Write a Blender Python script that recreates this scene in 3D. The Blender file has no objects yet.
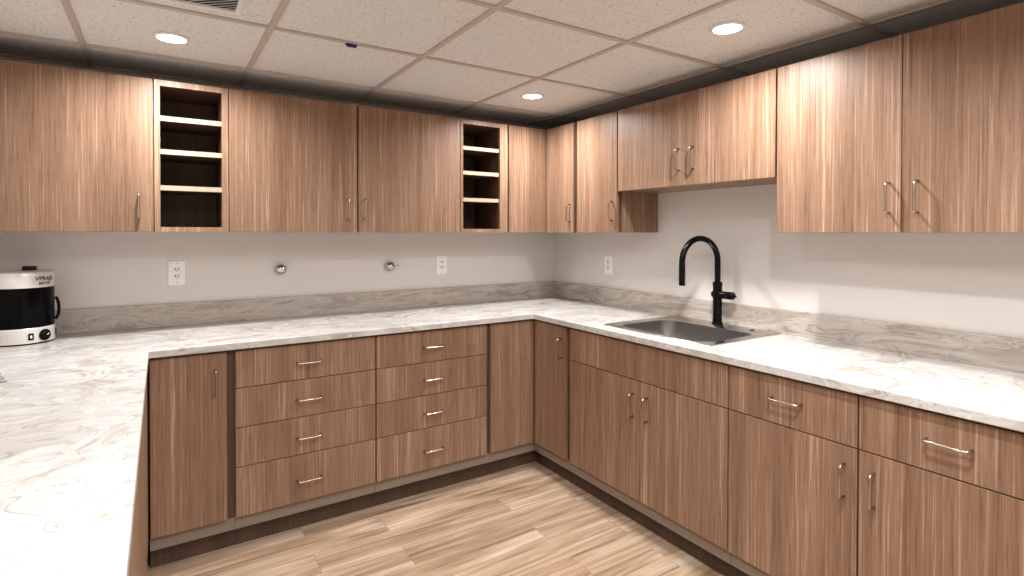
import bpy, bmesh, math, random
from mathutils import Matrix, Vector
random.seed(7)
PI = math.pi
scn = bpy.context.scene
C = scn.collection
R = math.radians

# ------------------------------------------------------------------ materials
def new_mat(name):
    m = bpy.data.materials.new(name); m.use_nodes = True
    nt = m.node_tree; nt.nodes.clear()
    out = nt.nodes.new('ShaderNodeOutputMaterial')
    b = nt.nodes.new('ShaderNodeBsdfPrincipled')
    nt.links.new(b.outputs[0], out.inputs[0])
    return m, nt, b

def N(nt, t, **kw):
    n = nt.nodes.new(t)
    for k, v in kw.items():
        if k.startswith('i_'):
            key = k[2:]
            n.inputs[int(key) if key.isdigit() else key.replace('_', ' ')].default_value = v
        else: setattr(n, k, v)
    return n

def ramp(nt, stops, interp='LINEAR'):
    r = nt.nodes.new('ShaderNodeValToRGB'); cr = r.color_ramp; cr.interpolation = interp
    while len(cr.elements) > 1: cr.elements.remove(cr.elements[-1])
    cr.elements[0].position = stops[0][0]; cr.elements[0].color = (*stops[0][1], 1)
    for p, c in stops[1:]:
        e = cr.elements.new(p); e.color = (*c, 1)
    return r

def mix(nt, fac, a, b, blend='MIX'):
    m = nt.nodes.new('ShaderNodeMix'); m.data_type = 'RGBA'; m.blend_type = blend
    for sock, v in ((m.inputs[0], fac), (m.inputs[6], a), (m.inputs[7], b)):
        if isinstance(v, (int, float)): sock.default_value = v
        elif isinstance(v, tuple): sock.default_value = (*v, 1)
        else: nt.links.new(v, sock)
    return m.outputs[2]

def mapped(nt, scale, rnd=True, rot=(0, 0, 0)):
    tc = N(nt, 'ShaderNodeTexCoord')
    src = tc.outputs['Object']
    if rnd:
        oi = N(nt, 'ShaderNodeObjectInfo')
        mu = N(nt, 'ShaderNodeMath', operation='MULTIPLY'); mu.inputs[1].default_value = 53.0
        nt.links.new(oi.outputs['Random'], mu.inputs[0])
        ad = N(nt, 'ShaderNodeVectorMath', operation='ADD')
        nt.links.new(src, ad.inputs[0]); nt.links.new(mu.outputs[0], ad.inputs[1])
        src = ad.outputs[0]
    mp = N(nt, 'ShaderNodeMapping'); mp.inputs['Scale'].default_value = scale
    mp.inputs['Rotation'].default_value = rot
    nt.links.new(src, mp.inputs[0])
    return mp.outputs[0]

def noise(nt, vec, scale=1.0, detail=4, rough=.55, dist=0.0):
    n = N(nt, 'ShaderNodeTexNoise'); n.inputs['Scale'].default_value = scale
    n.inputs['Detail'].default_value = detail; n.inputs['Roughness'].default_value = rough
    n.inputs['Distortion'].default_value = dist
    nt.links.new(vec, n.inputs['Vector'])
    return n.outputs[0]

def bump(nt, b, h, strength, dist=.001):
    bp = N(nt, 'ShaderNodeBump'); bp.inputs['Strength'].default_value = strength
    bp.inputs['Distance'].default_value = dist
    nt.links.new(h, bp.inputs['Height']); nt.links.new(bp.outputs[0], b.inputs['Normal'])

def plain(name, col, rough=.5, metal=0.0, spec=.5):
    m, nt, b = new_mat(name)
    v = mapped(nt, (30, 30, 30))
    f = noise(nt, v, 1, 2)
    r = ramp(nt, [(.3, tuple(c*.96 for c in col)), (.7, tuple(min(1, c*1.03) for c in col))])
    nt.links.new(f, r.inputs[0]); nt.links.new(r.outputs[0], b.inputs['Base Color'])
    b.inputs['Roughness'].default_value = rough; b.inputs['Metallic'].default_value = metal
    b.inputs['Specular IOR Level'].default_value = spec
    return m

def wood(name, light, mid, dark, rough=.42):
    m, nt, b = new_mat(name)
    fine = noise(nt, mapped(nt, (165, 165, 1.9)), 1, 5, .70)
    band = noise(nt, mapped(nt, (13, 13, .35)), 1, 3, .6)
    pore = noise(nt, mapped(nt, (230, 230, 7)), 1, 3, .6)
    r = ramp(nt, [(.33, dark), (.45, mid), (.53, mid), (.65, light)])
    mx = N(nt, 'ShaderNodeMath', operation='MULTIPLY_ADD'); mx.inputs[1].default_value = .76
    nt.links.new(fine, mx.inputs[0])
    m2 = N(nt, 'ShaderNodeMath', operation='MULTIPLY'); m2.inputs[1].default_value = .24
    nt.links.new(band, m2.inputs[0]); nt.links.new(m2.outputs[0], mx.inputs[2])
    nt.links.new(mx.outputs[0], r.inputs[0])
    pr = ramp(nt, [(.36, (.68, .6, .54)), (.5, (1, 1, 1))])
    nt.links.new(pore, pr.inputs[0])
    br = ramp(nt, [(.35, (.88, .86, .84)), (.65, (1.08, 1.07, 1.07))])
    nt.links.new(band, br.inputs[0])
    c = mix(nt, .65, r.outputs[0], pr.outputs[0], 'MULTIPLY')
    c = mix(nt, 1.0, c, br.outputs[0], 'MULTIPLY')
    nt.links.new(c, b.inputs['Base Color'])
    b.inputs['Roughness'].default_value = rough
    b.inputs['Specular IOR Level'].default_value = .35
    bump(nt, b, fine, .12, .0006)
    return m

WOOD = wood('wood_laminate', (.46, .315, .222), (.25, .149, .096), (.125, .069, .041))
EDGE = plain('pale_edge_band', (.40, .31, .23), .45)
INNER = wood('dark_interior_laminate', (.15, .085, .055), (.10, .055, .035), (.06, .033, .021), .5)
FRAME = plain('cabinet_frame_laminate', (.21, .165, .13), .5)
GAP_SHADE = plain('dark_gap_shade', (.03, .018, .012), .6)  # near-black brown that paints the shade in gaps between wall cabinets
TOE = wood('toe_kick_laminate', (.10, .06, .04), (.075, .045, .03), (.05, .03, .02), .45)
NICKEL = plain('brushed_nickel', (.46, .40, .35), .24, 1.0)
CHROME = plain('chrome', (.62, .61, .60), .04, 1.0)
BLACK = plain('matte_black_metal', (.0015, .0015, .0016), .25, 0, .16)
PLASTIC = plain('white_plastic', (.90, .88, .86), .3)
SLOT = plain('dark_slot', (.03, .025, .022), .6)
BLUE = plain('dark_blue_plastic', (.012, .035, .11), .4)
APPW = plain('pale_appliance_shell', (.72, .69, .66), .3, .3)
APPB = plain('gloss_black_shell', (.001, .001, .001), .18, 0, .08)
INK = plain('dark_brown_print', (.05, .03, .025), .5)
GREYP = plain('grey_plastic', (.30, .29, .28), .45)
TRIMW = plain('white_light_trim', (.78, .76, .74), .4)
WHITEP = plain('white_paper', (.78, .77, .75), .7)

def stone(name, scl, rz, k=1.0, tone=(1, 1, 1)):
    m, nt, b = new_mat(name)
    tc = N(nt, 'ShaderNodeTexCoord')
    mp = N(nt, 'ShaderNodeMapping'); mp.inputs['Scale'].default_value = scl
    mp.inputs['Rotation'].default_value = (0, 0, R(rz))
    nt.links.new(tc.outputs['Object'], mp.inputs[0])
    w = N(nt, 'ShaderNodeTexNoise'); w.inputs['Scale'].default_value = 1.3; w.inputs['Detail'].default_value = 2
    nt.links.new(mp.outputs[0], w.inputs['Vector'])
    sub = N(nt, 'ShaderNodeVectorMath', operation='SUBTRACT'); sub.inputs[1].default_value = (.5, .5, .5)
    nt.links.new(w.outputs[1], sub.inputs[0])
    sc = N(nt, 'ShaderNodeVectorMath', operation='SCALE'); sc.inputs['Scale'].default_value = 1.8
    nt.links.new(sub.outputs[0], sc.inputs[0])
    ad = N(nt, 'ShaderNodeVectorMath', operation='ADD')
    nt.links.new(mp.outputs[0], ad.inputs[0]); nt.links.new(sc.outputs[0], ad.inputs[1])
    v = ad.outputs[0]
    big = noise(nt, v, 1.5, 3, .5, .6)
    veins = noise(nt, v, 2.6, 4, .52, 1.5)
    mask = noise(nt, v, 1.1, 2, .5)
    def ridge(src, width, centre, amp, gate=None):
        s_ = N(nt, 'ShaderNodeMath', operation='SUBTRACT'); s_.inputs[1].default_value = centre
        nt.links.new(src, s_.inputs[0])
        a_ = N(nt, 'ShaderNodeMath', operation='ABSOLUTE'); nt.links.new(s_.outputs[0], a_.inputs[0])
        mr = N(nt, 'ShaderNodeMapRange', interpolation_type='SMOOTHSTEP'); mr.inputs[1].default_value = 0; mr.inputs[2].default_value = width
        mr.inputs[3].default_value = amp; mr.inputs[4].default_value = 0
        nt.links.new(a_.outputs[0], mr.inputs[0])
        if gate is None: return mr.outputs[0]
        g = N(nt, 'ShaderNodeMapRange', interpolation_type='SMOOTHSTEP'); g.inputs[1].default_value = gate[0]; g.inputs[2].default_value = gate[1]
        nt.links.new(mask, g.inputs[0])
        mu = N(nt, 'ShaderNodeMath', operation='MULTIPLY'); nt.links.new(mr.outputs[0], mu.inputs[0]); nt.links.new(g.outputs[0], mu.inputs[1])
        return mu.outputs[0]
    base = ramp(nt, [(.28, (.35, .315, .285)), (.41, (.46, .435, .41)), (.52, (.55, .535, .52)), (.66, (.52, .50, .48)), (.8, (.41, .375, .345))])
    nt.links.new(big, base.inputs[0])
    c = mix(nt, ridge(veins, .05, .42, .62*k, (.45, .6)), base.outputs[0], (.29, .235, .195))
    c = mix(nt, ridge(veins, .016, .47, .55, (.6, .42)), c, (.26, .22, .19))
    c = mix(nt, ridge(veins, .035, .56, .7), c, (.66, .645, .63))
    c = mix(nt, 1.0, c, tone, 'MULTIPLY')
    nt.links.new(c, b.inputs['Base Color'])
    b.inputs['Roughness'].default_value = .25
    b.inputs['Specular IOR Level'].default_value = .4
    return m
STONE = stone('swirled_white_stone', (1.7, 2.5, 5), 38)
SPLASH = stone('shaded_swirled_upstand', (1.1, 1.1, 6), 0, 1.1, (.86, .79, .73))  # counter stone again, its tone browned to stand for shade on the uprights

def floor_mat():
    m, nt, b = new_mat('pale_wood_planks')
    tc = N(nt, 'ShaderNodeTexCoord')
    br = N(nt, 'ShaderNodeTexBrick')
    br.offset = .37; br.offset_frequency = 2; br.squash = 1
    br.inputs['Scale'].default_value = 1
    br.inputs['Brick Width'].default_value = .92; br.inputs['Row Height'].default_value = .152
    br.inputs['Mortar Size'].default_value = .0012; br.inputs['Mortar Smooth'].default_value = 0
    br.inputs['Color1'].default_value = (0, 0, 0, 1); br.inputs['Color2'].default_value = (1, 1, 1, 1)
    br.inputs['Mortar'].default_value = (.5, .5, .5, 1)
    nt.links.new(tc.outputs['Object'], br.inputs['Vector'])
    # per-plank offset of the grain
    sc = N(nt, 'ShaderNodeVectorMath', operation='SCALE'); sc.inputs['Scale'].default_value = 31.0
    nt.links.new(br.outputs[0], sc.inputs[0])
    ad = N(nt, 'ShaderNodeVectorMath', operation='ADD')
    nt.links.new(tc.outputs['Object'], ad.inputs[0]); nt.links.new(sc.outputs[0], ad.inputs[1])
    mp = N(nt, 'ShaderNodeMapping'); mp.inputs['Scale'].default_value = (1.1, 20, 1)
    nt.links.new(ad.outputs[0], mp.inputs[0])
    g = noise(nt, mp.outputs[0], 1, 5, .6, 1.0)
    mp2 = N(nt, 'ShaderNodeMapping'); mp2.inputs['Scale'].default_value = (4, 90, 1)
    nt.links.new(ad.outputs[0], mp2.inputs[0])
    g2 = noise(nt, mp2.outputs[0], 1, 3, .6, .3)
    r = ramp(nt, [(.33, (.22, .135, .08)), (.45, (.38, .26, .17)), (.55, (.50, .37, .26)), (.68, (.62, .50, .385))])
    nt.links.new(g, r.inputs[0])
    r2 = ramp(nt, [(.3, (.84, .80, .76)), (.55, (1, 1, 1))]); nt.links.new(g2, r2.inputs[0])
    c = mix(nt, .8, r.outputs[0], r2.outputs[0], 'MULTIPLY')
    pl = ramp(nt, [(0, (.86, .83, .8)), (1, (1.08, 1.08, 1.08))]); nt.links.new(br.outputs[0], pl.inputs[0])
    c = mix(nt, 1.0, c, pl.outputs[0], 'MULTIPLY')
    c = mix(nt, br.outputs[1], c, (.26, .17, .11))
    c = mix(nt, 1.0, c, (.88, .88, .90), 'MULTIPLY')
    nt.links.new(c, b.inputs['Base Color'])
    b.inputs['Roughness'].default_value = .42
    return m

def wall_mat():
    m, nt, b = new_mat('greige_wall_paint')
    f = noise(nt, mapped(nt, (1, 1, 1), False), 220, 3, .6)
    r = ramp(nt, [(.3, (.69, .65, .62)), (.7, (.71, .67, .64))]); nt.links.new(f, r.inputs[0])
    nt.links.new(r.outputs[0], b.inputs['Base Color'])
    b.inputs['Roughness'].default_value = .6
    bump(nt, b, f, .08, .0008)
    return m

def ceil_mat():
    m, nt, b = new_mat('speckled_acoustic_tile')
    v = mapped(nt, (1, 1, 1), False)
    vo = N(nt, 'ShaderNodeTexNoise'); vo.inputs['Scale'].default_value = 110; vo.inputs['Detail'].default_value = 2
    vo.inputs['Roughness'].default_value = .7
    nt.links.new(v, vo.inputs['Vector'])
    r = ramp(nt, [(.30, (.34, .31, .28)), (.39, (.70, .695, .68)), (.6, (.74, .735, .72)), (.75, (.77, .765, .75))])
    nt.links.new(vo.outputs[0], r.inputs[0])
    nt.links.new(r.outputs[0], b.inputs['Base Color'])
    b.inputs['Roughness'].default_value = .9
    b.inputs['Specular IOR Level'].default_value = .1
    bump(nt, b, vo.outputs[0], .35, .002)
    return m

def steel_mat(name='brushed_stainless', k=1.0, rg=.2):
    m, nt, b = new_mat(name)
    f = noise(nt, mapped(nt, (400, 12, 400), False), 1, 3, .6)
    r = ramp(nt, [(.3, (.56*k, .545*k, .53*k)), (.7, (.66*k, .645*k, .63*k))]); nt.links.new(f, r.inputs[0])
    nt.links.new(r.outputs[0], b.inputs['Base Color'])
    b.inputs['Metallic'].default_value = 1; b.inputs['Roughness'].default_value = rg
    bump(nt, b, f, .05, .0004)
    return m

def emis(name, col, s):
    m = bpy.data.materials.new(name); m.use_nodes = True; nt = m.node_tree; nt.nodes.clear()
    o = nt.nodes.new('ShaderNodeOutputMaterial'); e = nt.nodes.new('ShaderNodeEmission')
    e.inputs[0].default_value = (*col, 1); e.inputs[1].default_value = s
    nt.links.new(e.outputs[0], o.inputs[0]); return m
FLOOR, WALL, CEIL, STEEL = floor_mat(), wall_mat(), ceil_mat(), steel_mat()
BOWL = steel_mat('shaded_satin_bowl', .52, .3)  # same steel, base colour darkened to paint the dimness inside the bowl
GRID = plain('ceiling_grid_paint', (.50, .44, .40), .5)
LENS = emis('lit_lens', (1, .97, .93), 9)

# ------------------------------------------------------------------ helpers
W = {}                                            # world location of each unrotated object
def empty(name, label, cat, loc, group=None):
    o = bpy.data.objects.new(name, None); C.objects.link(o); o.location = loc
    o.empty_display_size = .05
    W[o.name] = Vector(loc); o['label'] = label; o['category'] = cat
    if group: o['group'] = group
    return o

def tag(o, label, cat, group=None):
    o['label'] = label; o['category'] = cat
    if group: o['group'] = group
    return o

def link(name, me, mat, loc, parent=None, smooth=False):
    if mat and not me.materials: me.materials.append(mat)
    o = bpy.data.objects.new(name, me); C.objects.link(o)
    loc = Vector(loc); W[o.name] = loc
    if parent: o.parent = parent; o.location = loc - W[parent.name]
    else: o.location = loc
    if smooth:
        for p in me.polygons: p.use_smooth = True
    return o

def finish(bm, name):
    me = bpy.data.meshes.new(name); bmesh.ops.recalc_face_normals(bm, faces=bm.faces)
    bm.to_mesh(me); bm.free(); return me

def add_box(bm, x0, x1, y0, y1, z0, z1, c=(0, 0, 0)):
    vs = [bm.verts.new((x-c[0], y-c[1], z-c[2])) for x in (x0, x1) for y in (y0, y1) for z in (z0, z1)]
    for f in ((0,1,3,2),(4,6,7,5),(0,4,5,1),(2,3,7,6),(0,2,6,4),(1,5,7,3)):
        bm.faces.new([vs[i] for i in f])
    return vs

def box(name, b, mat, parent=None, bev=.0012):
    x0, x1, y0, y1, z0, z1 = b
    c = ((x0+x1)/2, (y0+y1)/2, (z0+z1)/2)
    bm = bmesh.new(); add_box(bm, x0, x1, y0, y1, z0, z1, c)
    if bev: bmesh.ops.bevel(bm, geom=bm.edges[:], offset=bev, segments=2, affect='EDGES', profile=.5)
    return link(name, finish(bm, name), mat, c, parent)

def boxes(name, bs, mat, origin, parent=None):
    bm = bmesh.new()
    for b in bs: add_box(bm, *b, c=origin)
    return link(name, finish(bm, name), mat, origin, parent)

def structure(o): o['kind'] = 'structure'; return o

def tube_bm(bm, pts, r, seg=12, cap=True):
    pts = [Vector(p) for p in pts]; rings = []
    rr = r if isinstance(r, (list, tuple)) else [r]*len(pts)
    t0 = (pts[1]-pts[0]).normalized()
    up = Vector((0, 0, 1)) if abs(t0.z) < .9 else Vector((1, 0, 0))
    n = t0.cross(up).normalized()
    for i, p in enumerate(pts):
        t = (pts[min(i+1, len(pts)-1)]-pts[max(i-1, 0)]).normalized()
        n = (n - t*n.dot(t)).normalized(); b = t.cross(n)
        rings.append([bm.verts.new(p + (n*math.cos(a)+b*math.sin(a))*rr[i]) for a in [2*PI*k/seg for k in range(seg)]])
    for a, b in zip(rings, rings[1:]):
        for k in range(seg): bm.faces.new((a[k], a[(k+1)%seg], b[(k+1)%seg], b[k]))
    if cap: bm.faces.new(rings[0][::-1]); bm.faces.new(rings[-1])

def lathe(name, prof, mat, loc, parent=None, seg=48, axis='z'):
    bm = bmesh.new(); rings = []
    for r, z in prof:
        if r < 1e-6: rings.append([bm.verts.new((0, 0, z))]); continue
        rings.append([bm.verts.new((r*math.cos(2*PI*k/seg), r*math.sin(2*PI*k/seg), z)) for k in range(seg)])
    for a, b in zip(rings, rings[1:]):
        if len(a) == 1 and len(b) == 1: continue
        if len(a) == 1:
            for k in range(seg): bm.faces.new((a[0], b[k], b[(k+1)%seg]))
        elif len(b) == 1:
            for k in range(seg): bm.faces.new((a[k], a[(k+1)%seg], b[0]))
        else:
            for k in range(seg): bm.faces.new((a[k], a[(k+1)%seg], b[(k+1)%seg], b[k]))
    if axis == '-y': bmesh.ops.rotate(bm, verts=bm.verts, matrix=Matrix.Rotation(R(90), 3, 'X'))
    if axis == '-x': bmesh.ops.rotate(bm, verts=bm.verts, matrix=Matrix.Rotation(R(-90), 3, 'Y'))
    me = finish(bm, name); o = link(name, me, mat, loc, parent)
    for p in me.polygons: p.use_smooth = True
    me.set_sharp_from_angle(angle=R(35))
    return o

# wire pull: bow of round bar, vertical, standing off toward -Y
def pull_mesh(length=.105, off=.031, r=.0042):
    bm = bmesh.new(); c = .011; h = length/2; pts = [(0, 0, -h)]
    for k in range(7):
        a = PI/2*k/6; pts.append((0, -off+c-c*math.sin(a), -h+c-c*math.cos(a)))
    for k in range(7):
        a = PI/2*k/6; pts.append((0, -off+c-c*math.cos(a), h-c+c*math.sin(a)))
    pts.append((0, 0, h)); tube_bm(bm, pts, r, 12)
    me = finish(bm, 'pull'); me.materials.append(NICKEL)
    for p in me.polygons: p.use_smooth = True
    return me
PULL = pull_mesh()
def pull(door, face, u, z, horiz=False):
    # face: 'b' back run (faces -Y), 'r' right run (faces -X), 'l' left run (faces +X); u along the run
    plane = FP[door.name]
    loc = {'b': (u, plane, z), 'r': (plane, u, z), 'l': (plane, u, z)}[face]
    o = bpy.data.objects.new('handle', PULL); C.objects.link(o); o.parent = door
    o.location = Vector(loc)-W[door.name]
    rz = {'b': 0, 'r': -PI/2, 'l': PI/2}[face]
    o.rotation_euler = (Matrix.Rotation(rz, 3, 'Z') @ (Matrix.Rotation(PI/2, 3, 'Y') if horiz else Matrix.Identity(3))).to_euler()
    return o
FP = {}
TH = .019
def front(name, face, plane, u0, u1, z0, z1, parent, mat=None):
    u0, u1 = min(u0, u1), max(u0, u1)
    if face == 'b': b = (u0, u1, plane, plane+TH, z0, z1)
    elif face == 'r': b = (plane, plane+TH, u0, u1, z0, z1)
    else: b = (plane-TH, plane, u0, u1, z0, z1)
    o = box(name, b, mat or WOOD, parent, .0012)
    FP[o.name] = plane
    return o

# ------------------------------------------------------------------ dimensions (metres)
XW = -3.16; YB = -5.6
ZC = 2.1614
CT, CU = .914, .884                       # counter top, underside
YF = -.6294; XF = -.6252; XLF = -2.513    # faces of the base cabinets
UY, UX = -.3425, -.3271                   # faces of the wall cabinets
UB, UT = 1.3868, 2.0646
BT, BZ0, BZ1 = .092, .1505, .872          # box bottom, front bottom, front top
TK = .065

# ------------------------------------------------------------------ room shell
structure(box('floor', (XW-.1, .1, YB-.1, .1, -.08, 0), FLOOR, None, 0))
structure(box('wall_back', (XW-.1, .1, 0, .1, 0, ZC+.2), WALL, None, 0))
structure(box('wall_right', (0, .1, YB, 0, 0, ZC+.2), WALL, None, 0))
structure(box('wall_left', (XW-.1, XW, YB, 0, 0, ZC+.2), WALL, None, 0))
structure(box('wall_front', (XW-.1, .1, YB-.1, YB, 0, ZC+.2), WALL, None, 0))
# acoustic ceiling: panels resting in a T-bar grid, openings for lights and the vent
G = .6232; GX = -.2388; GY = -.3754; BW = .022
LIGHTS = [(-2.424, -.664), (-.69, -.70), (-.655, -1.940), (-2.25, -2.36), (-.80, -3.40), (-2.0, -3.75), (-1.4, -4.9), (-1.42, -2.72)]
LR = .061
gxs = [GX+G*k for k in range(-6, 2)]; gys = [GY+G*k for k in range(-9, 2)]
structure(box('ceiling', (XW, 0, YB, 0, ZC+.004, ZC+.10), CEIL, None, 0))
bs = []
for x in gxs:
    if XW < x < 0: bs.append((x-BW/2, x+BW/2, YB, 0, ZC-.003, ZC+.012))
for y in gys:
    if YB < y < 0: bs.append((XW, 0, y-BW/2, y+BW/2, ZC-.0035, ZC+.0115))
bs += [(XW, 0, -.02, 0, ZC-.0032, ZC+.012), (-.02, 0, YB, 0, ZC-.0034, ZC+.012), (XW, XW+.02, YB, 0, ZC-.0034, ZC+.012)]
structure(boxes('trim_1', bs, GRID, (0, 0, ZC)))

# ------------------------------------------------------------------ counter (one U-shaped slab) with upstands
SX0, SX1, SY0, SY1 = -.545, -.075, -1.755, -1.18     # cut-out for the sink
EY, ER, EL = -.6565, -.6505, -2.5065                 # counter edges
CEND = -3.34; LEND = -3.06
xs = sorted({XW+.002, EL, ER, SX0, SX1, -.002}); ys = sorted({LEND, CEND, SY0, SY1, EY, -.002})
bm = bmesh.new(); vd = {}
def vtx(x, y):
    if (x, y) not in vd: vd[(x, y)] = bm.verts.new((x+1.5, y+1.5, 0))
    return vd[(x, y)]
for i in range(len(xs)-1):
    for j in range(len(ys)-1):
        cx, cy = (xs[i]+xs[i+1])/2, (ys[j]+ys[j+1])/2
        ins = cy > EY or cx < EL or (cx > ER and cy > CEND)
        if SX0 < cx < SX1 and SY0 < cy < SY1: ins = False
        if ins: bm.faces.new([vtx(xs[i], ys[j]), vtx(xs[i+1], ys[j]), vtx(xs[i+1], ys[j+1]), vtx(xs[i], ys[j+1])])
ret = bmesh.ops.extrude_face_region(bm, geom=bm.faces[:])
bmesh.ops.translate(bm, verts=[v for v in ret['geom'] if isinstance(v, bmesh.types.BMVert)], vec=(0, 0, CU-CT))
bmesh.ops.dissolve_limit(bm, angle_limit=R(1), verts=bm.verts, edges=bm.edges)
ct = link('countertop', finish(bm, 'countertop'), STONE, (-1.5, -1.5, CT))
tag(ct, 'white swirled stone countertop running in a U along the three walls', 'countertop')
bv = ct.modifiers.new('bevel', 'BEVEL'); bv.width = .003; bv.segments = 3; bv.limit_method = 'ANGLE'; bv.angle_limit = R(40)
SPH = CT+.112
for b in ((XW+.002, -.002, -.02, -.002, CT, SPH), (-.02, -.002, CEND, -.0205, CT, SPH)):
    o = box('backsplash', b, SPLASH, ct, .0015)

# ------------------------------------------------------------------ base cabinets
GAPF = .003
def base_box(root, face, u0, u1, end0=False, end1=False):
    """frame with bottom rail, carcass and recessed toe kick"""
    u0, u1 = min(u0, u1), max(u0, u1)
    if face == 'b':
        box('carcass', (u0, u1, YF+TH+.001, -.004, BT, CU-.001), FRAME, root, .001)
        box('toe_kick', (u0, u1, YF+TK, YF+TK+.016, .001, BT-.0005), TOE, root, 0)
    elif face == 'r':
        box('carcass', (XF+TH+.001, -.004, u0, u1, BT, CU-.001), FRAME, root, .001)
        box('toe_kick', (XF+TK, XF+TK+.016, u0, u1, .001, BT-.0005), TOE, root, 0)
    else:
        box('carcass', (XW+.004, XLF-TH-.001, u0, u1, BT, CU-.001), FRAME, root, .001)
        box('toe_kick', (XLF-TK-.016, XLF-TK, u0, u1, .001, BT-.0005), TOE, root, 0)

# single door left of the drawers
r = empty('base_cabinet', 'wood base cabinet with one tall door, left of the drawer stacks', 'cabinet', (-2.36, YF+.05, 0))
base_box(r, 'b', -2.508, -2.2003)
d = front('door', 'b', YF, -2.505, -2.2302, BZ0, BZ1, r); pull(d, 'b', -2.2735, .75)
front('filler_or_shade_strip', 'b', YF+.0165, -2.2275, -2.2005, BT+.055, BZ1, r, TOE)

ZD = [(.872, .7120), (.7085, .5405), (.5370, .3685), (.3650, .1505)]
def drawer_unit(x0, x1, hx, label):
    r = empty('drawer_cabinet', label, 'cabinet', ((x0+x1)/2, YF+.05, 0), 'four-drawer base cabinets')
    base_box(r, 'b', x0-.0025, x1+.0025)
    for (zt, zb), hz in zip(ZD, (.7905, .6215, .447, .2505)):
        d = front('drawer', 'b', YF, x0, x1, zb, zt, r); pull(d, 'b', hx, hz, True)
    return r
drawer_unit(-2.1976, -1.5800, -1.894, 'wood drawer cabinet with four drawers, the left one beside the single door')
drawer_unit(-1.5735, -.9463, -1.270, 'wood drawer cabinet with four drawers, the right one next to the inner corner')

# corner cabinet: two leaves meeting in the inner corner
def corner_carcass(root, name, pts, z0, z1, mat):
    bm = bmesh.new(); o = (pts[0][0], pts[0][1], (z0+z1)/2)
    vs = [bm.verts.new((x-o[0], y-o[1], z0-o[2])) for x, y in pts]
    f = bm.faces.new(vs); g = bmesh.ops.extrude_face_region(bm, geom=[f])
    bmesh.ops.translate(bm, verts=[v for v in g['geom'] if isinstance(v, bmesh.types.BMVert)], vec=(0, 0, z1-z0))
    return link(name, finish(bm, name), mat, o, root)
r = empty('corner_base_cabinet', 'wood corner base cabinet with two door leaves meeting in the inner corner', 'cabinet', (-.62, -.62, 0))
x0 = -.9436; y0 = -.9472; a = TH+.001
corner_carcass(r, 'carcass', [(x0, -.004), (x0, YF+a), (XF+a, YF+a), (XF+a, y0), (-.004, y0), (-.004, -.004)], BT, CU-.001, FRAME)
corner_carcass(r, 'toe_kick', [(x0, YF+TK+.016), (x0, YF+TK), (XF+TK, YF+TK), (XF+TK, y0), (XF+TK+.016, y0), (XF+TK+.016, YF+TK+.016)], .001, BT-.0005, TOE)
front('filler_or_shade_strip', 'b', YF+.0165, -.9385, -.9215, BT+.055, BZ1, r, TOE)
front('door', 'b', YF, -.9205, -.6275, BZ0, BZ1, r)
d = front('door', 'r', XF, -.6325, -.9300, BZ0, BZ1, r); pull(d, 'r', -.890, .752)
front('filler_or_shade_strip', 'r', XF+.0165, -.9315, -.9465, BT+.055, BZ1, r, TOE)

r = empty('sink_base_cabinet', 'wide wood base cabinet under the sink with a long false drawer front over two doors', 'cabinet', (XF+.05, -1.44, 0))
# open-topped box so the bowl hangs inside it
u0, u1 = -1.9318, -.9475
boxes('carcass', [(XF+a, -.004, u0, u0+.018, BT, CU-.001), (XF+a, -.004, u1-.018, u1, BT, CU-.001), (XF+a, -.004, u0+.018, u1-.018, BT, BT+.02),
    (-.012, -.004, u0+.018, u1-.018, BT+.02, CU-.001), (XF+a, XF+a+.018, u0+.018, u1-.018, .66, CU-.001), (XF+a, XF+a+.018, u0+.018, u1-.018, BT+.02, .16)], FRAME, (-.3, -1.44, .5), r)
box('toe_kick', (XF+TK, XF+TK+.016, u0, u1, .001, BT-.0005), TOE, r, 0)
front('filler_or_shade_strip', 'r', XF+.0165, -.9480, -.9610, BT+.055, BZ1, r, TOE)
front('drawer_front', 'r', XF, -.9640, -1.9290, .7060, BZ1, r)
d = front('door', 'r', XF, -.9640, -1.4700, BZ0, .7020, r); pull(d, 'r', -1.4295, .586)
d = front('door', 'r', XF, -1.4730, -1.9290, BZ0, .7020, r); pull(d, 'r', -1.5165, .586)

def base_rt(y0, y1, hy, label):
    r = empty('base_cabinet', label, 'cabinet', (XF+.05, (y0+y1)/2, 0), 'base cabinets with a drawer over a door')
    base_box(r, 'r', y0+.0025, y1-.0025)
    d = front('drawer', 'r', XF, y0, y1, .7060, BZ1, r); pull(d, 'r', (y0+y1)/2, .796, True)
    d = front('door', 'r', XF, y0, y1, BZ0, .7020, r); pull(d, 'r', hy, .592)
base_rt(-1.9355, -2.3950, -2.3585, 'wood base cabinet with a drawer over a door, just right of the sink cabinet')
base_rt(-2.4005, -2.8630, -2.4455, 'wood base cabinet with a drawer over a door, at the right edge of the picture')
base_rt(-2.8685, -3.3300, -3.2850, 'added unseen wood base cabinet at the right counter end, outside the picture')  # added out of view, goes with the wall cabinet that shades the splash
# left run, seen almost edge-on
for k, (ya, yb, lab) in enumerate(((-.6560, -1.6540, 'wood base cabinet under the left counter, nearest the inner corner'),
                                   (-1.6640, -2.350, 'wood base cabinet under the left counter, second from the corner'),
                                   (-2.358, -3.045, 'wood base cabinet under the left counter, at its open end'))):
    r = empty('base_cabinet', lab, 'cabinet', (XLF-.05, (ya+yb)/2, 0), 'base cabinets under the left counter')
    base_box(r, 'l', ya+.0025 if k else -.6305+.0, yb-.0025)
    ym = (ya+yb)/2
    if not k: front('filler_or_shade_strip', 'l', XLF, -.6535, -.6300, BZ0, BZ1, r)
    for s, (p, q) in ((1, (ya, ym+.0015)), (-1, (ym-.0015, yb))):
        front('door', 'l', XLF, p, q, BZ0, BZ1, r)

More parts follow.
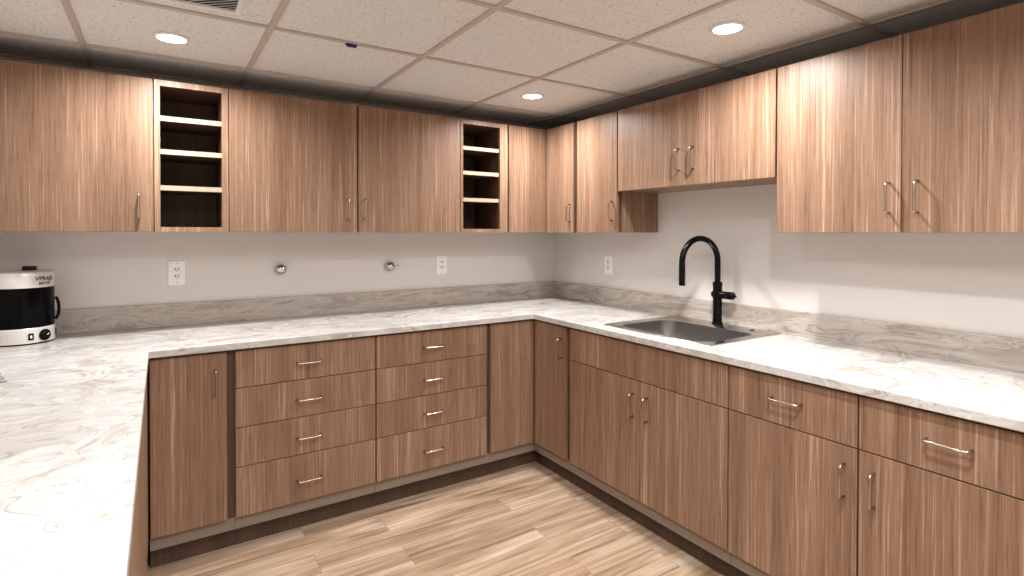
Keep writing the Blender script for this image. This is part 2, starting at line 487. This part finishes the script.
# ------------------------------------------------------------------ wall cabinets
def wall_box(root, face, u0, u1, z0=UB, z1=UT):
    u0, u1 = min(u0, u1), max(u0, u1)
    if face == 'b': return box('carcass', (u0, u1, UY+TH+.001, -.002, z0+.001, z1-.001), WOOD, root, .001)
    return box('carcass', (UX+TH+.001, -.002, u0, u1, z0+.001, z1-.001), WOOD, root, .001)
FZ0, FZ1 = UB, UT
r = empty('wall_cabinet', 'wood wall cabinet at the far left edge, above the black and white canister', 'cabinet', (-2.8, UY+.05, UB))
wall_box(r, 'b', -3.105, -2.4895)
d = front('door', 'b', UY, -3.1025, -2.4935, FZ0, FZ1, r); pull(d, 'b', -2.543, 1.503)

def shelf_unit(x0, x1, o0, o1, label):
    r = empty('shelf_cabinet', label, 'cabinet', ((x0+x1)/2, UY+.05, UB), 'narrow open shelf cabinets')
    y0, y1 = UY+.001, -.002
    z0, z1 = UB+.0215, UT-.0255
    org = ((x0+x1)/2, UY+.15, 1.7)
    boxes('face_frame', [(x0, o0, UY, UY+TH, UB, UT), (o1, x1, UY, UY+TH, UB, UT), (o0, o1, UY, UY+TH, UB, z0), (o0, o1, UY, UY+TH, z1, UT)], WOOD, org, r)
    boxes('carcass', [(x0, x0+.012, UY+TH, y1, UB+.001, UT-.001), (x1-.012, x1, UY+TH, y1, UB+.001, UT-.001),
        (x0+.012, x1-.012, UY+TH, y1, UB+.001, UB+.012), (x0+.012, x1-.012, UY+TH, y1, UT-.012, UT-.001)], WOOD, org, r)
    i0, i1 = max(o0-.004, x0+.0125), min(o1+.004, x1-.0125)
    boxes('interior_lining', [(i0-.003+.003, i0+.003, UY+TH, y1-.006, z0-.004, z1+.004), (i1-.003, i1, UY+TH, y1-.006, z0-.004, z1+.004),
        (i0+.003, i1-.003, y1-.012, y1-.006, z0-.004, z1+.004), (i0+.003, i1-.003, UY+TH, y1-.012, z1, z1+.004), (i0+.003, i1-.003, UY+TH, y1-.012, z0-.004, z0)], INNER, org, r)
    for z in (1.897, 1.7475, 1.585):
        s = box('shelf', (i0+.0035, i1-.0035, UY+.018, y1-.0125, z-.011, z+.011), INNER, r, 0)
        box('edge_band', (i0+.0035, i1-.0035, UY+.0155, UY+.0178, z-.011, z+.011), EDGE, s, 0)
    return r
shelf_unit(-2.4865, -2.1945, -2.4650, -2.2205, 'wood cabinet with three open shelves and dark inside, the left one')
r = empty('wall_cabinet', 'wood single door wall cabinet right of the left open shelves, handle at lower right', 'cabinet', (-1.9, UY+.05, UB))
wall_box(r, 'b', -2.193, -1.5785)
d = front('door', 'b', UY, -2.190, -1.5815, FZ0, FZ1, r); pull(d, 'b', -1.6305, 1.508)
r = empty('wall_cabinet', 'wood single door wall cabinet left of the right open shelves, handle at lower left', 'cabinet', (-1.27, UY+.05, UB))
wall_box(r, 'b', -1.5755, -.9615)
d = front('door', 'b', UY, -1.5725, -.9645, FZ0, FZ1, r); pull(d, 'b', -1.540, 1.510)
shelf_unit(-.9600, -.6290, -.9430, -.6840, 'wood cabinet with three open shelves and dark inside, the right one near the corner')

r = empty('corner_wall_cabinet', 'wood corner wall cabinet with two door leaves meeting in the room corner', 'cabinet', (-.33, -.34, UB))
x0, y0 = -.6255, -.6380
corner_carcass(r, 'carcass', [(x0, -.002), (x0, UY+a), (UX+a, UY+a), (UX+a, y0), (-.002, y0), (-.002, -.002)], UB+.001, UT-.001, WOOD)
front('filler_or_shade_strip', 'b', UY+.0165, -.6275, -.6165, FZ0+.002, FZ1, r, GAP_SHADE)  # strip coloured dark as the shade in the gap
front('door', 'b', UY, -.6150, -.3292, FZ0, FZ1, r)
d = front('door', 'r', UX, -.3450, -.6250, FZ0, FZ1, r); pull(d, 'r', -.5950, 1.508)
r = empty('wall_cabinet', 'wood narrow single door wall cabinet between the corner cabinet and the short sink cabinet', 'cabinet', (UX+.05, -.83, UB))
box('carcass', (UX+.037, -.002, -1.0105, -.6385, UB+.001, UT-.001), WOOD, r, .001)
front('filler_or_shade_strip', 'r', UX+.0165, -.6255, -.6585, FZ0+.002, FZ1, r, GAP_SHADE)  # dark strip paints the gap's shade beside the corner leaf
d = front('door', 'r', UX, -.6590, -1.0045, FZ0, FZ1, r); pull(d, 'r', -.9725, 1.508)
r = empty('wall_cabinet', 'short wood two-door wall cabinet hung high above the sink', 'cabinet', (UX+.05, -1.47, 1.62))
wall_box(r, 'r', -1.0120, -1.9375, 1.6175, UT)
d = front('door', 'r', UX, -1.0130, -1.4730, 1.6165, FZ1, r); pull(d, 'r', -1.4380, 1.744)
d = front('door', 'r', UX, -1.4755, -1.9350, 1.6165, FZ1, r); pull(d, 'r', -1.5220, 1.744)
r = empty('wall_cabinet', 'tall wood two-door wall cabinet at the right edge, right of the sink', 'cabinet', (UX+.05, -2.4, UB))
wall_box(r, 'r', -1.9410, -2.852)
front('filler_or_shade_strip', 'r', UX+.009, -1.9368, -1.9428, UB+.232, UT, r, GAP_SHADE)  # thin dark strip set in the door gap as painted shade
d = front('door', 'r', UX, -1.9430, -2.3915, FZ0, FZ1, r); pull(d, 'r', -2.3565, 1.508)
d = front('door', 'r', UX, -2.3940, -2.8490, FZ0, FZ1, r); pull(d, 'r', -2.4415, 1.508)

r = empty('wall_cabinet', 'added unseen single door wall cabinet over the right counter end, outside the picture', 'cabinet', (UX+.05, -3.1, UB))  # added out of view to keep stray lamp light off the splash
wall_box(r, 'r', -2.8535, -3.335)
d = front('door', 'r', UX, -2.8550, -3.3330, FZ0, FZ1, r); pull(d, 'r', -2.900, 1.508)

# ------------------------------------------------------------------ sink
def rrect(x0, x1, y0, y1, r, n=8):
    out = []
    for cx, cy, a0 in ((x1-r, y1-r, 0), (x0+r, y1-r, 90), (x0+r, y0+r, 180), (x1-r, y0+r, 270)):
        for k in range(n+1):
            a = R(a0+90*k/n); out.append((cx+r*math.cos(a), cy+r*math.sin(a)))
    return out
sk = empty('sink', 'stainless steel drop-in sink set in the white counter below the black faucet', 'sink', (-.31, -1.467, CT))
RX0, RX1, RY0, RY1 = -.566, -.024, -1.797, -1.152
BX0, BX1, BY0, BY1 = -.515, -.140, -1.740, -1.205
org = Vector((-.31, -1.467, CT))
loops = [(rrect(RX0, RX1, RY0, RY1, .022), CT+.0006), (rrect(RX0+.002, RX1-.002, RY0+.002, RY1-.002, .022), CT+.004),
         (rrect(RX0+.0045, RX1-.0045, RY0+.0045, RY1-.0045, .02), CT+.0045), (rrect(RX0+.0075, RX1-.0075, RY0+.0075, RY1-.0075, .02), CT+.0025),
         (rrect(BX0-.008, BX1+.008, BY0-.008, BY1+.008, .075), CT+.0025), (rrect(BX0, BX1, BY0, BY1, .07), CT-.001),
         (rrect(BX0+.001, BX1-.001, BY0+.001, BY1-.001, .069), CT-.010),
         (rrect(BX0+.006, BX1-.006, BY0+.006, BY1-.006, .066), CT-.135), (rrect(BX0+.022, BX1-.022, BY0+.022, BY1-.022, .055), CT-.158),
         (rrect(BX0+.045, BX1-.045, BY0+.045, BY1-.045, .045), CT-.168), (rrect(BX0+.13, BX1-.13, BY0+.2, BY1-.2, .04), CT-.172)]
bm = bmesh.new(); rings = [[bm.verts.new((x-org.x, y-org.y, z-org.z)) for x, y in l] for l, z in loops]
for p, q in zip(rings, rings[1:]):
    n = len(p)
    for k in range(n): bm.faces.new((p[k], p[(k+1)%n], q[(k+1)%n], q[k]))
bm.faces.new(rings[-1])
me = finish(bm, 'basin'); basin = link('basin', me, STEEL, org, sk, True)
me.set_sharp_from_angle(angle=R(50))
me.materials.append(BOWL)
for p in me.polygons:
    if p.center.z < -.002: p.material_index = 1
sd = basin.modifiers.new('thickness', 'SOLIDIFY'); sd.thickness = .0010; sd.offset = -1
lathe('drain', [(0, .0005), (.018, .0005), (.020, .003), (.040, .0035), (.043, .0008)], CHROME, ((BX0+BX1)/2, (BY0+BY1)/2, CT-.1725), sk)
lathe('hole_cover', [(0, .004), (.009, .0035), (.012, .001), (.012, 0)], BLACK, (-.075, -1.672, CT+.0027), sk, 24)

# ------------------------------------------------------------------ faucet
FX, FY, FZ = -.060, -1.465, CT+.0028
fa = empty('faucet', 'matte black gooseneck faucet with a side lever standing behind the sink bowl', 'faucet', (FX, FY, FZ))
lathe('base', [(0, 0), (.0275, 0), (.0275, .006), (.026, .009), (.0235, .010), (.0235, .012)], BLACK, (FX, FY, FZ), fa)
lathe('body', [(.0225, .0125), (.0225, .196), (.024, .198), (.024, .214), (.021, .217), (.0, .217)], BLACK, (FX, FY, FZ), fa)
bm = bmesh.new(); rad = .118; top = 1.357-FZ; pts = [(0, 0, .2175), (0, 0, top-rad)]
ang = R(172); dx, dy = math.cos(ang), math.sin(ang)
for k in range(1, 25):
    a_ = PI*k/24; s = rad-rad*math.cos(a_)
    pts.append((dx*s, dy*s, top-rad+rad*math.sin(a_)))
pts.append((dx*2*rad, dy*2*rad, top-rad-.012))
tube_bm(bm, pts, .0148, 20)
me = finish(bm, 'spout'); link('spout', me, BLACK, (FX, FY, FZ), fa, True); me.set_sharp_from_angle(angle=R(40))
bm = bmesh.new(); z1 = top-rad-.0125
tube_bm(bm, [(dx*2*rad, dy*2*rad, z1), (dx*2*rad, dy*2*rad, z1-.004), (dx*2*rad, dy*2*rad, z1-.100), (dx*2*rad, dy*2*rad, z1-.103)], [.0148, .0155, .0155, .0148], 20)
me = finish(bm, 'spray_head'); link('spray_head', me, BLACK, (FX, FY, FZ), fa, True); me.set_sharp_from_angle(angle=R(40))
bm = bmesh.new(); hz = .1520
tube_bm(bm, [(0, .027, hz), (0, .024, hz), (0, -.09, hz), (0, -.094, hz)], [.017, .0195, .0195, .0165], 24)
lv = link('lever', finish(bm, 'lever'), BLACK, (FX, FY, FZ), fa, True); lv.data.set_sharp_from_angle(angle=R(40))
bm = bmesh.new(); tube_bm(bm, [(0, -.094, hz), (0, -.108, hz-.001)], [.005, .004], 12)
link('pin', finish(bm, 'pin'), BLACK, (FX, FY, FZ), lv, True)

# ------------------------------------------------------------------ outlets (plate, insert, slots)
def outlet(face, u, z, label, h=.122):
    rot = 0 if face == 'b' else -PI/2
    loc = (u, -.0005, z) if face == 'b' else (-.0005, u, z)
    r = empty('wall_outlet', label, 'outlet', loc, 'white wall outlets'); r.rotation_euler = (0, 0, rot)
    Z = Vector(loc); W[r.name] = Vector((0, 0, 0))
    box('cover_plate', (-.0375, .0375, -.006, 0, -h/2, h/2), PLASTIC, r, .002)
    ins = box('receptacle', (-.0175, .0175, -.009, -.0062, -.034, .034), PLASTIC, r, .001)
    bs = []
    for s in (1, -1):
        for xx, hh in ((-.0065, .0058), (.0065, .0048)): bs.append((xx-.0021, xx+.0021, -.0100, -.0091, s*.017-hh+.003, s*.017+hh+.003))
        bs.append((-.0024, .0024, -.0100, -.0091, s*.017-.0105, s*.017-.0062))
    boxes('slots', bs, SLOT, (0, -.0095, 0), ins)
    for s in (1, -1): boxes('screw', [(-.003, .003, -.0070, -.0061, s*.048-.002, s*.048+.002)], GREYP, (0, -.0065, s*.048), r)
outlet('b', -2.3975, 1.1785, 'white wall outlet on the back wall beside the black and white canister')
outlet('b', -.9220, 1.1755, 'white wall outlet on the back wall, right of both chrome knobs')
outlet('r', -.5940, 1.1750, 'white wall outlet on the right wall, left of the faucet')

# ------------------------------------------------------------------ chrome wall valves
def valve(x, z, label, lever):
    r = empty('wall_valve', label, 'valve', (x, -.0005, z), 'chrome knobs on the back wall')
    lathe('flange', [(0, 0), (.031, 0), (.031, .002), (.029, .005), (.015, .0065), (.0, .0065)], CHROME, (x, -.0005, z), r, 40, '-y')
    lathe('knob', [(0, .007), (.024, .007), (.027, .010)] + [(.031*math.cos(R(t)), .020+.031*math.sin(R(t))) for t in range(-15, 90, 7)] + [(0, .051)], CHROME, (x, -.0005, z), r, 40, '-y')
    if lever:
        bm = bmesh.new(); tube_bm(bm, [(.018, -.034, .002), (.040, -.034, .004), (.054, -.034, .004)], [.003, .0026, .003], 10)
        link('pin', finish(bm, 'pin'), GREYP, (x, -.0005, z), r, True)
valve(-1.908, 1.182, 'round chrome knob on the back wall, the left one of the two', False)
valve(-1.2800, 1.1785, 'round chrome knob with a thin side pin, the right one on the back wall', True)

# ------------------------------------------------------------------ canister appliance at the left
ux, uy = -2.966, -.150; u = empty('canister_cooker', 'round black and pale metal countertop canister with dial at the left edge', 'appliance', (ux, uy, CT))
RR = .110
lathe('foot_ring', [(0, .0005), (RR-.004, .0005), (RR-.002, .003), (RR-.002, .0065), (0, .0065)], BLACK, (ux, uy, CT), u, 72)
lathe('base_shell', [(0, .007), (RR, .007), (RR+.0005, .012), (RR+.0005, .066), (RR-.002, .069), (0, .069)], APPW, (ux, uy, CT), u, 72)
lathe('body', [(0, .0692), (RR-.002, .0692), (RR-.001, .072), (RR-.001, .237), (0, .237)], APPB, (ux, uy, CT), u, 72)
lathe('upper_shell', [(0, .2372), (RR, .2372), (RR+.0005, .240), (RR+.0005, .296), (RR-.002, .302), (RR-.008, .306), (0, .308)], APPW, (ux, uy, CT), u, 72)
box('lid_knob', (ux+.006, ux+.052, uy-.030, uy+.012, CT+.3075, CT+.325), BLACK, u, .003)
def on_shell(az, z, r=RR):                       # point and frame on the shell; az measured from -Y toward +X
    return Vector((ux+r*math.sin(az), uy-r*math.cos(az), CT+z)), az
# side handle on the right
bm = bmesh.new(); pts = []
for k in range(11):
    t = PI*k/10; pts.append((math.sin(t)*.013, 0, .138+.047*math.cos(t)))
tube_bm(bm, pts, .006, 12)
h = link('handle', finish(bm, 'handle'), BLACK, (ux+RR*math.sin(R(95)), uy-RR*math.cos(R(95)), CT), u, True)
h.rotation_euler = (0, 0, R(5))
# dial, switches on base shell
def stuck(name, az, z, me, mat, parent=u, out=.0006):
    p, a_ = on_shell(az, z, RR+out)
    o = link(name, me, mat, p, parent); o.rotation_euler = (0, 0, a_); return o
def disk_me(prof, seg=32):
    bm = bmesh.new(); rings = []
    for r_, d_ in prof:
        rings.append([bm.verts.new((r_*math.cos(2*PI*k/seg), -d_, r_*math.sin(2*PI*k/seg))) for k in range(seg)])
    for p, q in zip(rings, rings[1:]):
        for k in range(seg): bm.faces.new((p[k], p[(k+1)%seg], q[(k+1)%seg], q[k]))
    bm.faces.new(rings[0]); bm.faces.new(rings[-1]); return finish(bm, 'dial')
def bx_me(w, h_, d0, d1, x=0, z=0):
    bm = bmesh.new(); add_box(bm, x-w/2, x+w/2, -d1, -d0, z-h_/2, z+h_/2)
    bmesh.ops.bevel(bm, geom=bm.edges[:], offset=.0006, segments=1, affect='EDGES'); return finish(bm, 'b')
AD = R(50)
dial = stuck('dial', AD, .035, disk_me([(.024, 0), (.024, .004), (.0195, .0045), (.0185, .010), (.017, .0115)]), BLACK)
pm = stuck('pointer', AD, .035, bx_me(.003, .011, .0116, .0126, 0, .006), PLASTIC, dial); pm.location = (0, 0, 0); pm.rotation_euler = (0, R(60), 0)
sw = stuck('switch', R(24), .034, bx_me(.018, .028, 0, .003), BLACK)
p2 = link('rocker', bx_me(.006, .012, .0031, .0052), PLASTIC, (0, 0, 0), None); p2.parent = sw; p2.location = (0, 0, 0)
sw = stuck('switch', R(93), .036, bx_me(.018, .028, 0, .003), BLACK)

def curved_text(body, size, az, z, name):
    cu = bpy.data.curves.new('t', 'FONT'); cu.body = body; cu.size = size; cu.align_x = 'CENTER'; cu.align_y = 'CENTER'
    cu.resolution_u = 3; cu.offset = size*.03
    to = bpy.data.objects.new('t', cu); C.objects.link(to)
    dg = bpy.context.evaluated_depsgraph_get(); dg.update()
    me = bpy.data.meshes.new_from_object(to.evaluated_get(dg)); bpy.data.objects.remove(to)
    bm = bmesh.new(); bm.from_mesh(me)
    bmesh.ops.subdivide_edges(bm, edges=[e for e in bm.edges if e.calc_length() > .006], cuts=2)
    bmesh.ops.triangulate(bm, faces=bm.faces)
    ext = bmesh.ops.extrude_face_region(bm, geom=bm.faces[:])
    lift = {v for v in ext['geom'] if isinstance(v, bmesh.types.BMVert)}
    for v in bm.verts:
        t = az+v.co.x/RR; rr = RR+(.0011 if v in lift else .0006); y_ = v.co.y
        v.co = (rr*math.sin(t), -rr*math.cos(t), y_)
    me2 = finish(bm, name); me2.materials.clear()
    return link(name, me2, INK, (ux, uy, CT+z), u)
curved_text('VPRAJE', .0245, R(52), .2735, 'lettering')
curved_text('MOOR', .0165, R(52), .2540, 'lettering')

# folded cloth at the left edge of the counter
bm = bmesh.new()
for k in range(4):
    add_box(bm, -.11+.003*k, .0-.004*k, -.05+.002*k, .05-.003*k, .0008+.0085*k, .0085+.0085*k)
bmesh.ops.bevel(bm, geom=bm.edges[:], offset=.0035, segments=3, affect='EDGES')
me = finish(bm, 'cloth'); o = link('folded_cloth', me, plain('pale_grey_cloth', (.50, .49, .47), .8), (-2.884, -.90, CT), None, True)
o.rotation_euler = (0, 0, R(18))
tag(o, 'small folded pale grey cloth lying on the white counter at the left edge', 'cloth')

# ------------------------------------------------------------------ ceiling fittings
def downlight(x, y, label):
    r = empty('ceiling_light', label, 'light', (x, y, ZC), 'round recessed ceiling lights')
    lathe('trim_ring', [(.0515, .0035), (.0515, -.004), (.054, -.0055), (.059, -.0045), (LR+.002, -.0015), (LR+.002, .0035)], TRIMW, (x, y, ZC), r, 48)
    lathe('lens', [(0, -.0030), (.03, -.0030), (.0513, -.0022), (.0513, .001), (0, .001)], LENS, (x, y, ZC), r, 48)
    L = bpy.data.lights.new('lamp', 'AREA'); L.shape = 'DISK'; L.size = .088; L.energy = LPOW; L.color = (1, .992, .978)
    L.spread = R(156)
    lo = bpy.data.objects.new('lamp', L); C.objects.link(lo); lo.parent = r; lo.location = (0, 0, -.0065)
LPOW = 15.5
labs = [*['lit round recessed ceiling light at upper left, above the left open shelves', 'lit round recessed ceiling light near the room corner, the smallest in view',
        'lit round recessed ceiling light at upper right, in front of the sink cabinet', 'added unseen ceiling light over the middle of the floor, outside the picture',
        'added unseen ceiling light over the right counter end, outside the picture', 'added unseen ceiling light just behind the viewer',
        'added unseen ceiling light at the far end of the room behind the viewer'], 'added unseen ceiling light in the middle of the room, outside the picture']
for (x, y), l in zip(LIGHTS, labs): downlight(x, y, l)  # lamps out of view are extras, added to balance brightness in the room

# air vent with slanted blades
vx, vy = -2.433, -1.290; hs = .205
v = empty('air_vent', 'white ceiling air vent with slanted blades at the top edge, above the left shelves', 'vent', (vx, vy, ZC))
fz0, fz1 = ZC-.008, ZC+.003
boxes('frame', [(vx-hs, vx+hs, vy-hs, vy-hs+.014, fz0, fz1), (vx-hs, vx+hs, vy+hs-.014, vy+hs, fz0, fz1), (vx-hs, vx-hs+.014, vy-hs+.014, vy+hs-.014, fz0, fz1), (vx+hs-.014, vx+hs, vy-hs+.014, vy+hs-.014, fz0, fz1)], TRIMW, (vx, vy, ZC), v)
boxes('backing', [(vx-hs+.014, vx+hs-.014, vy-hs+.014, vy+hs-.014, ZC+.001, ZC+.003)], SLOT, (vx, vy, ZC), v)
blade_dir = R(-42); inn = hs-.015
for k in range(-15, 16):
    off = k*.018; d = Vector((math.cos(blade_dir), math.sin(blade_dir))); n_ = Vector((-d.y, d.x))
    ts = []
    p0 = n_*off; lo_, hi_ = -9, 9
    for pc, dc in ((p0.x, d.x), (p0.y, d.y)):
        a1, b1 = (-inn-pc)/dc, (inn-pc)/dc
        lo_, hi_ = max(lo_, min(a1, b1)), min(hi_, max(a1, b1))
    if hi_-lo_ < .02: continue
    A, B = p0+d*lo_, p0+d*hi_
    bm = bmesh.new()
    q = [(A.x, A.y, -.006), (B.x, B.y, -.006), (B.x+n_.x*.0105, B.y+n_.y*.0105, -.0015), (A.x+n_.x*.0105, A.y+n_.y*.0105, -.0015)]
    lowv = [bm.verts.new(c_) for c_ in q]; hiv = [bm.verts.new((c_[0]-n_.x*.001, c_[1]-n_.y*.001, c_[2]+.001)) for c_ in q]
    bm.faces.new(lowv); bm.faces.new(hiv[::-1])
    for i in range(4): bm.faces.new((lowv[i], lowv[(i+1)%4], hiv[(i+1)%4], hiv[i]))
    link('blade', finish(bm, 'blade'), TRIMW, (vx, vy, ZC), v)

# blue clip on the grid
bm = bmesh.new(); add_box(bm, -.020, .020, -.008, .004, -.016, -.0040); add_box(bm, -.024, .024, -.004, .010, -.0085, -.0038)
bmesh.ops.bevel(bm, geom=bm.edges[:], offset=.0012, segments=2, affect='EDGES')
o = link('ceiling_clip', finish(bm, 'ceiling_clip'), BLUE, (-1.803, -.994, ZC))
tag(o, 'small dark blue clip hanging from the ceiling grid bar', 'clip')

# ------------------------------------------------------------------ world, camera, colour
w = bpy.data.worlds.new('world'); scn.world = w; w.use_nodes = True
w.node_tree.nodes['Background'].inputs[0].default_value = (.9, .85, .8, 1)
w.node_tree.nodes['Background'].inputs[1].default_value = .05
cam = bpy.data.cameras.new('camera'); co = bpy.data.objects.new('camera', cam); C.objects.link(co); scn.camera = co
cam.sensor_width = 36; cam.lens = 543.3264/1024*36; cam.shift_y = -48.5/1024; cam.clip_start = .01
co.matrix_world = (Matrix.Translation((-2.4643, -3.2359, 1.3826)) @ Matrix.Rotation(R(-32.8768), 4, 'Z')
                   @ Matrix.Rotation(R(90-.6667), 4, 'X') @ Matrix.Rotation(R(.0762), 4, 'Z'))
vs = scn.view_settings
vs.view_transform = 'Standard'; vs.look = 'None'; vs.gamma = 1; vs.use_curve_mapping = False
vs.exposure = 0.18
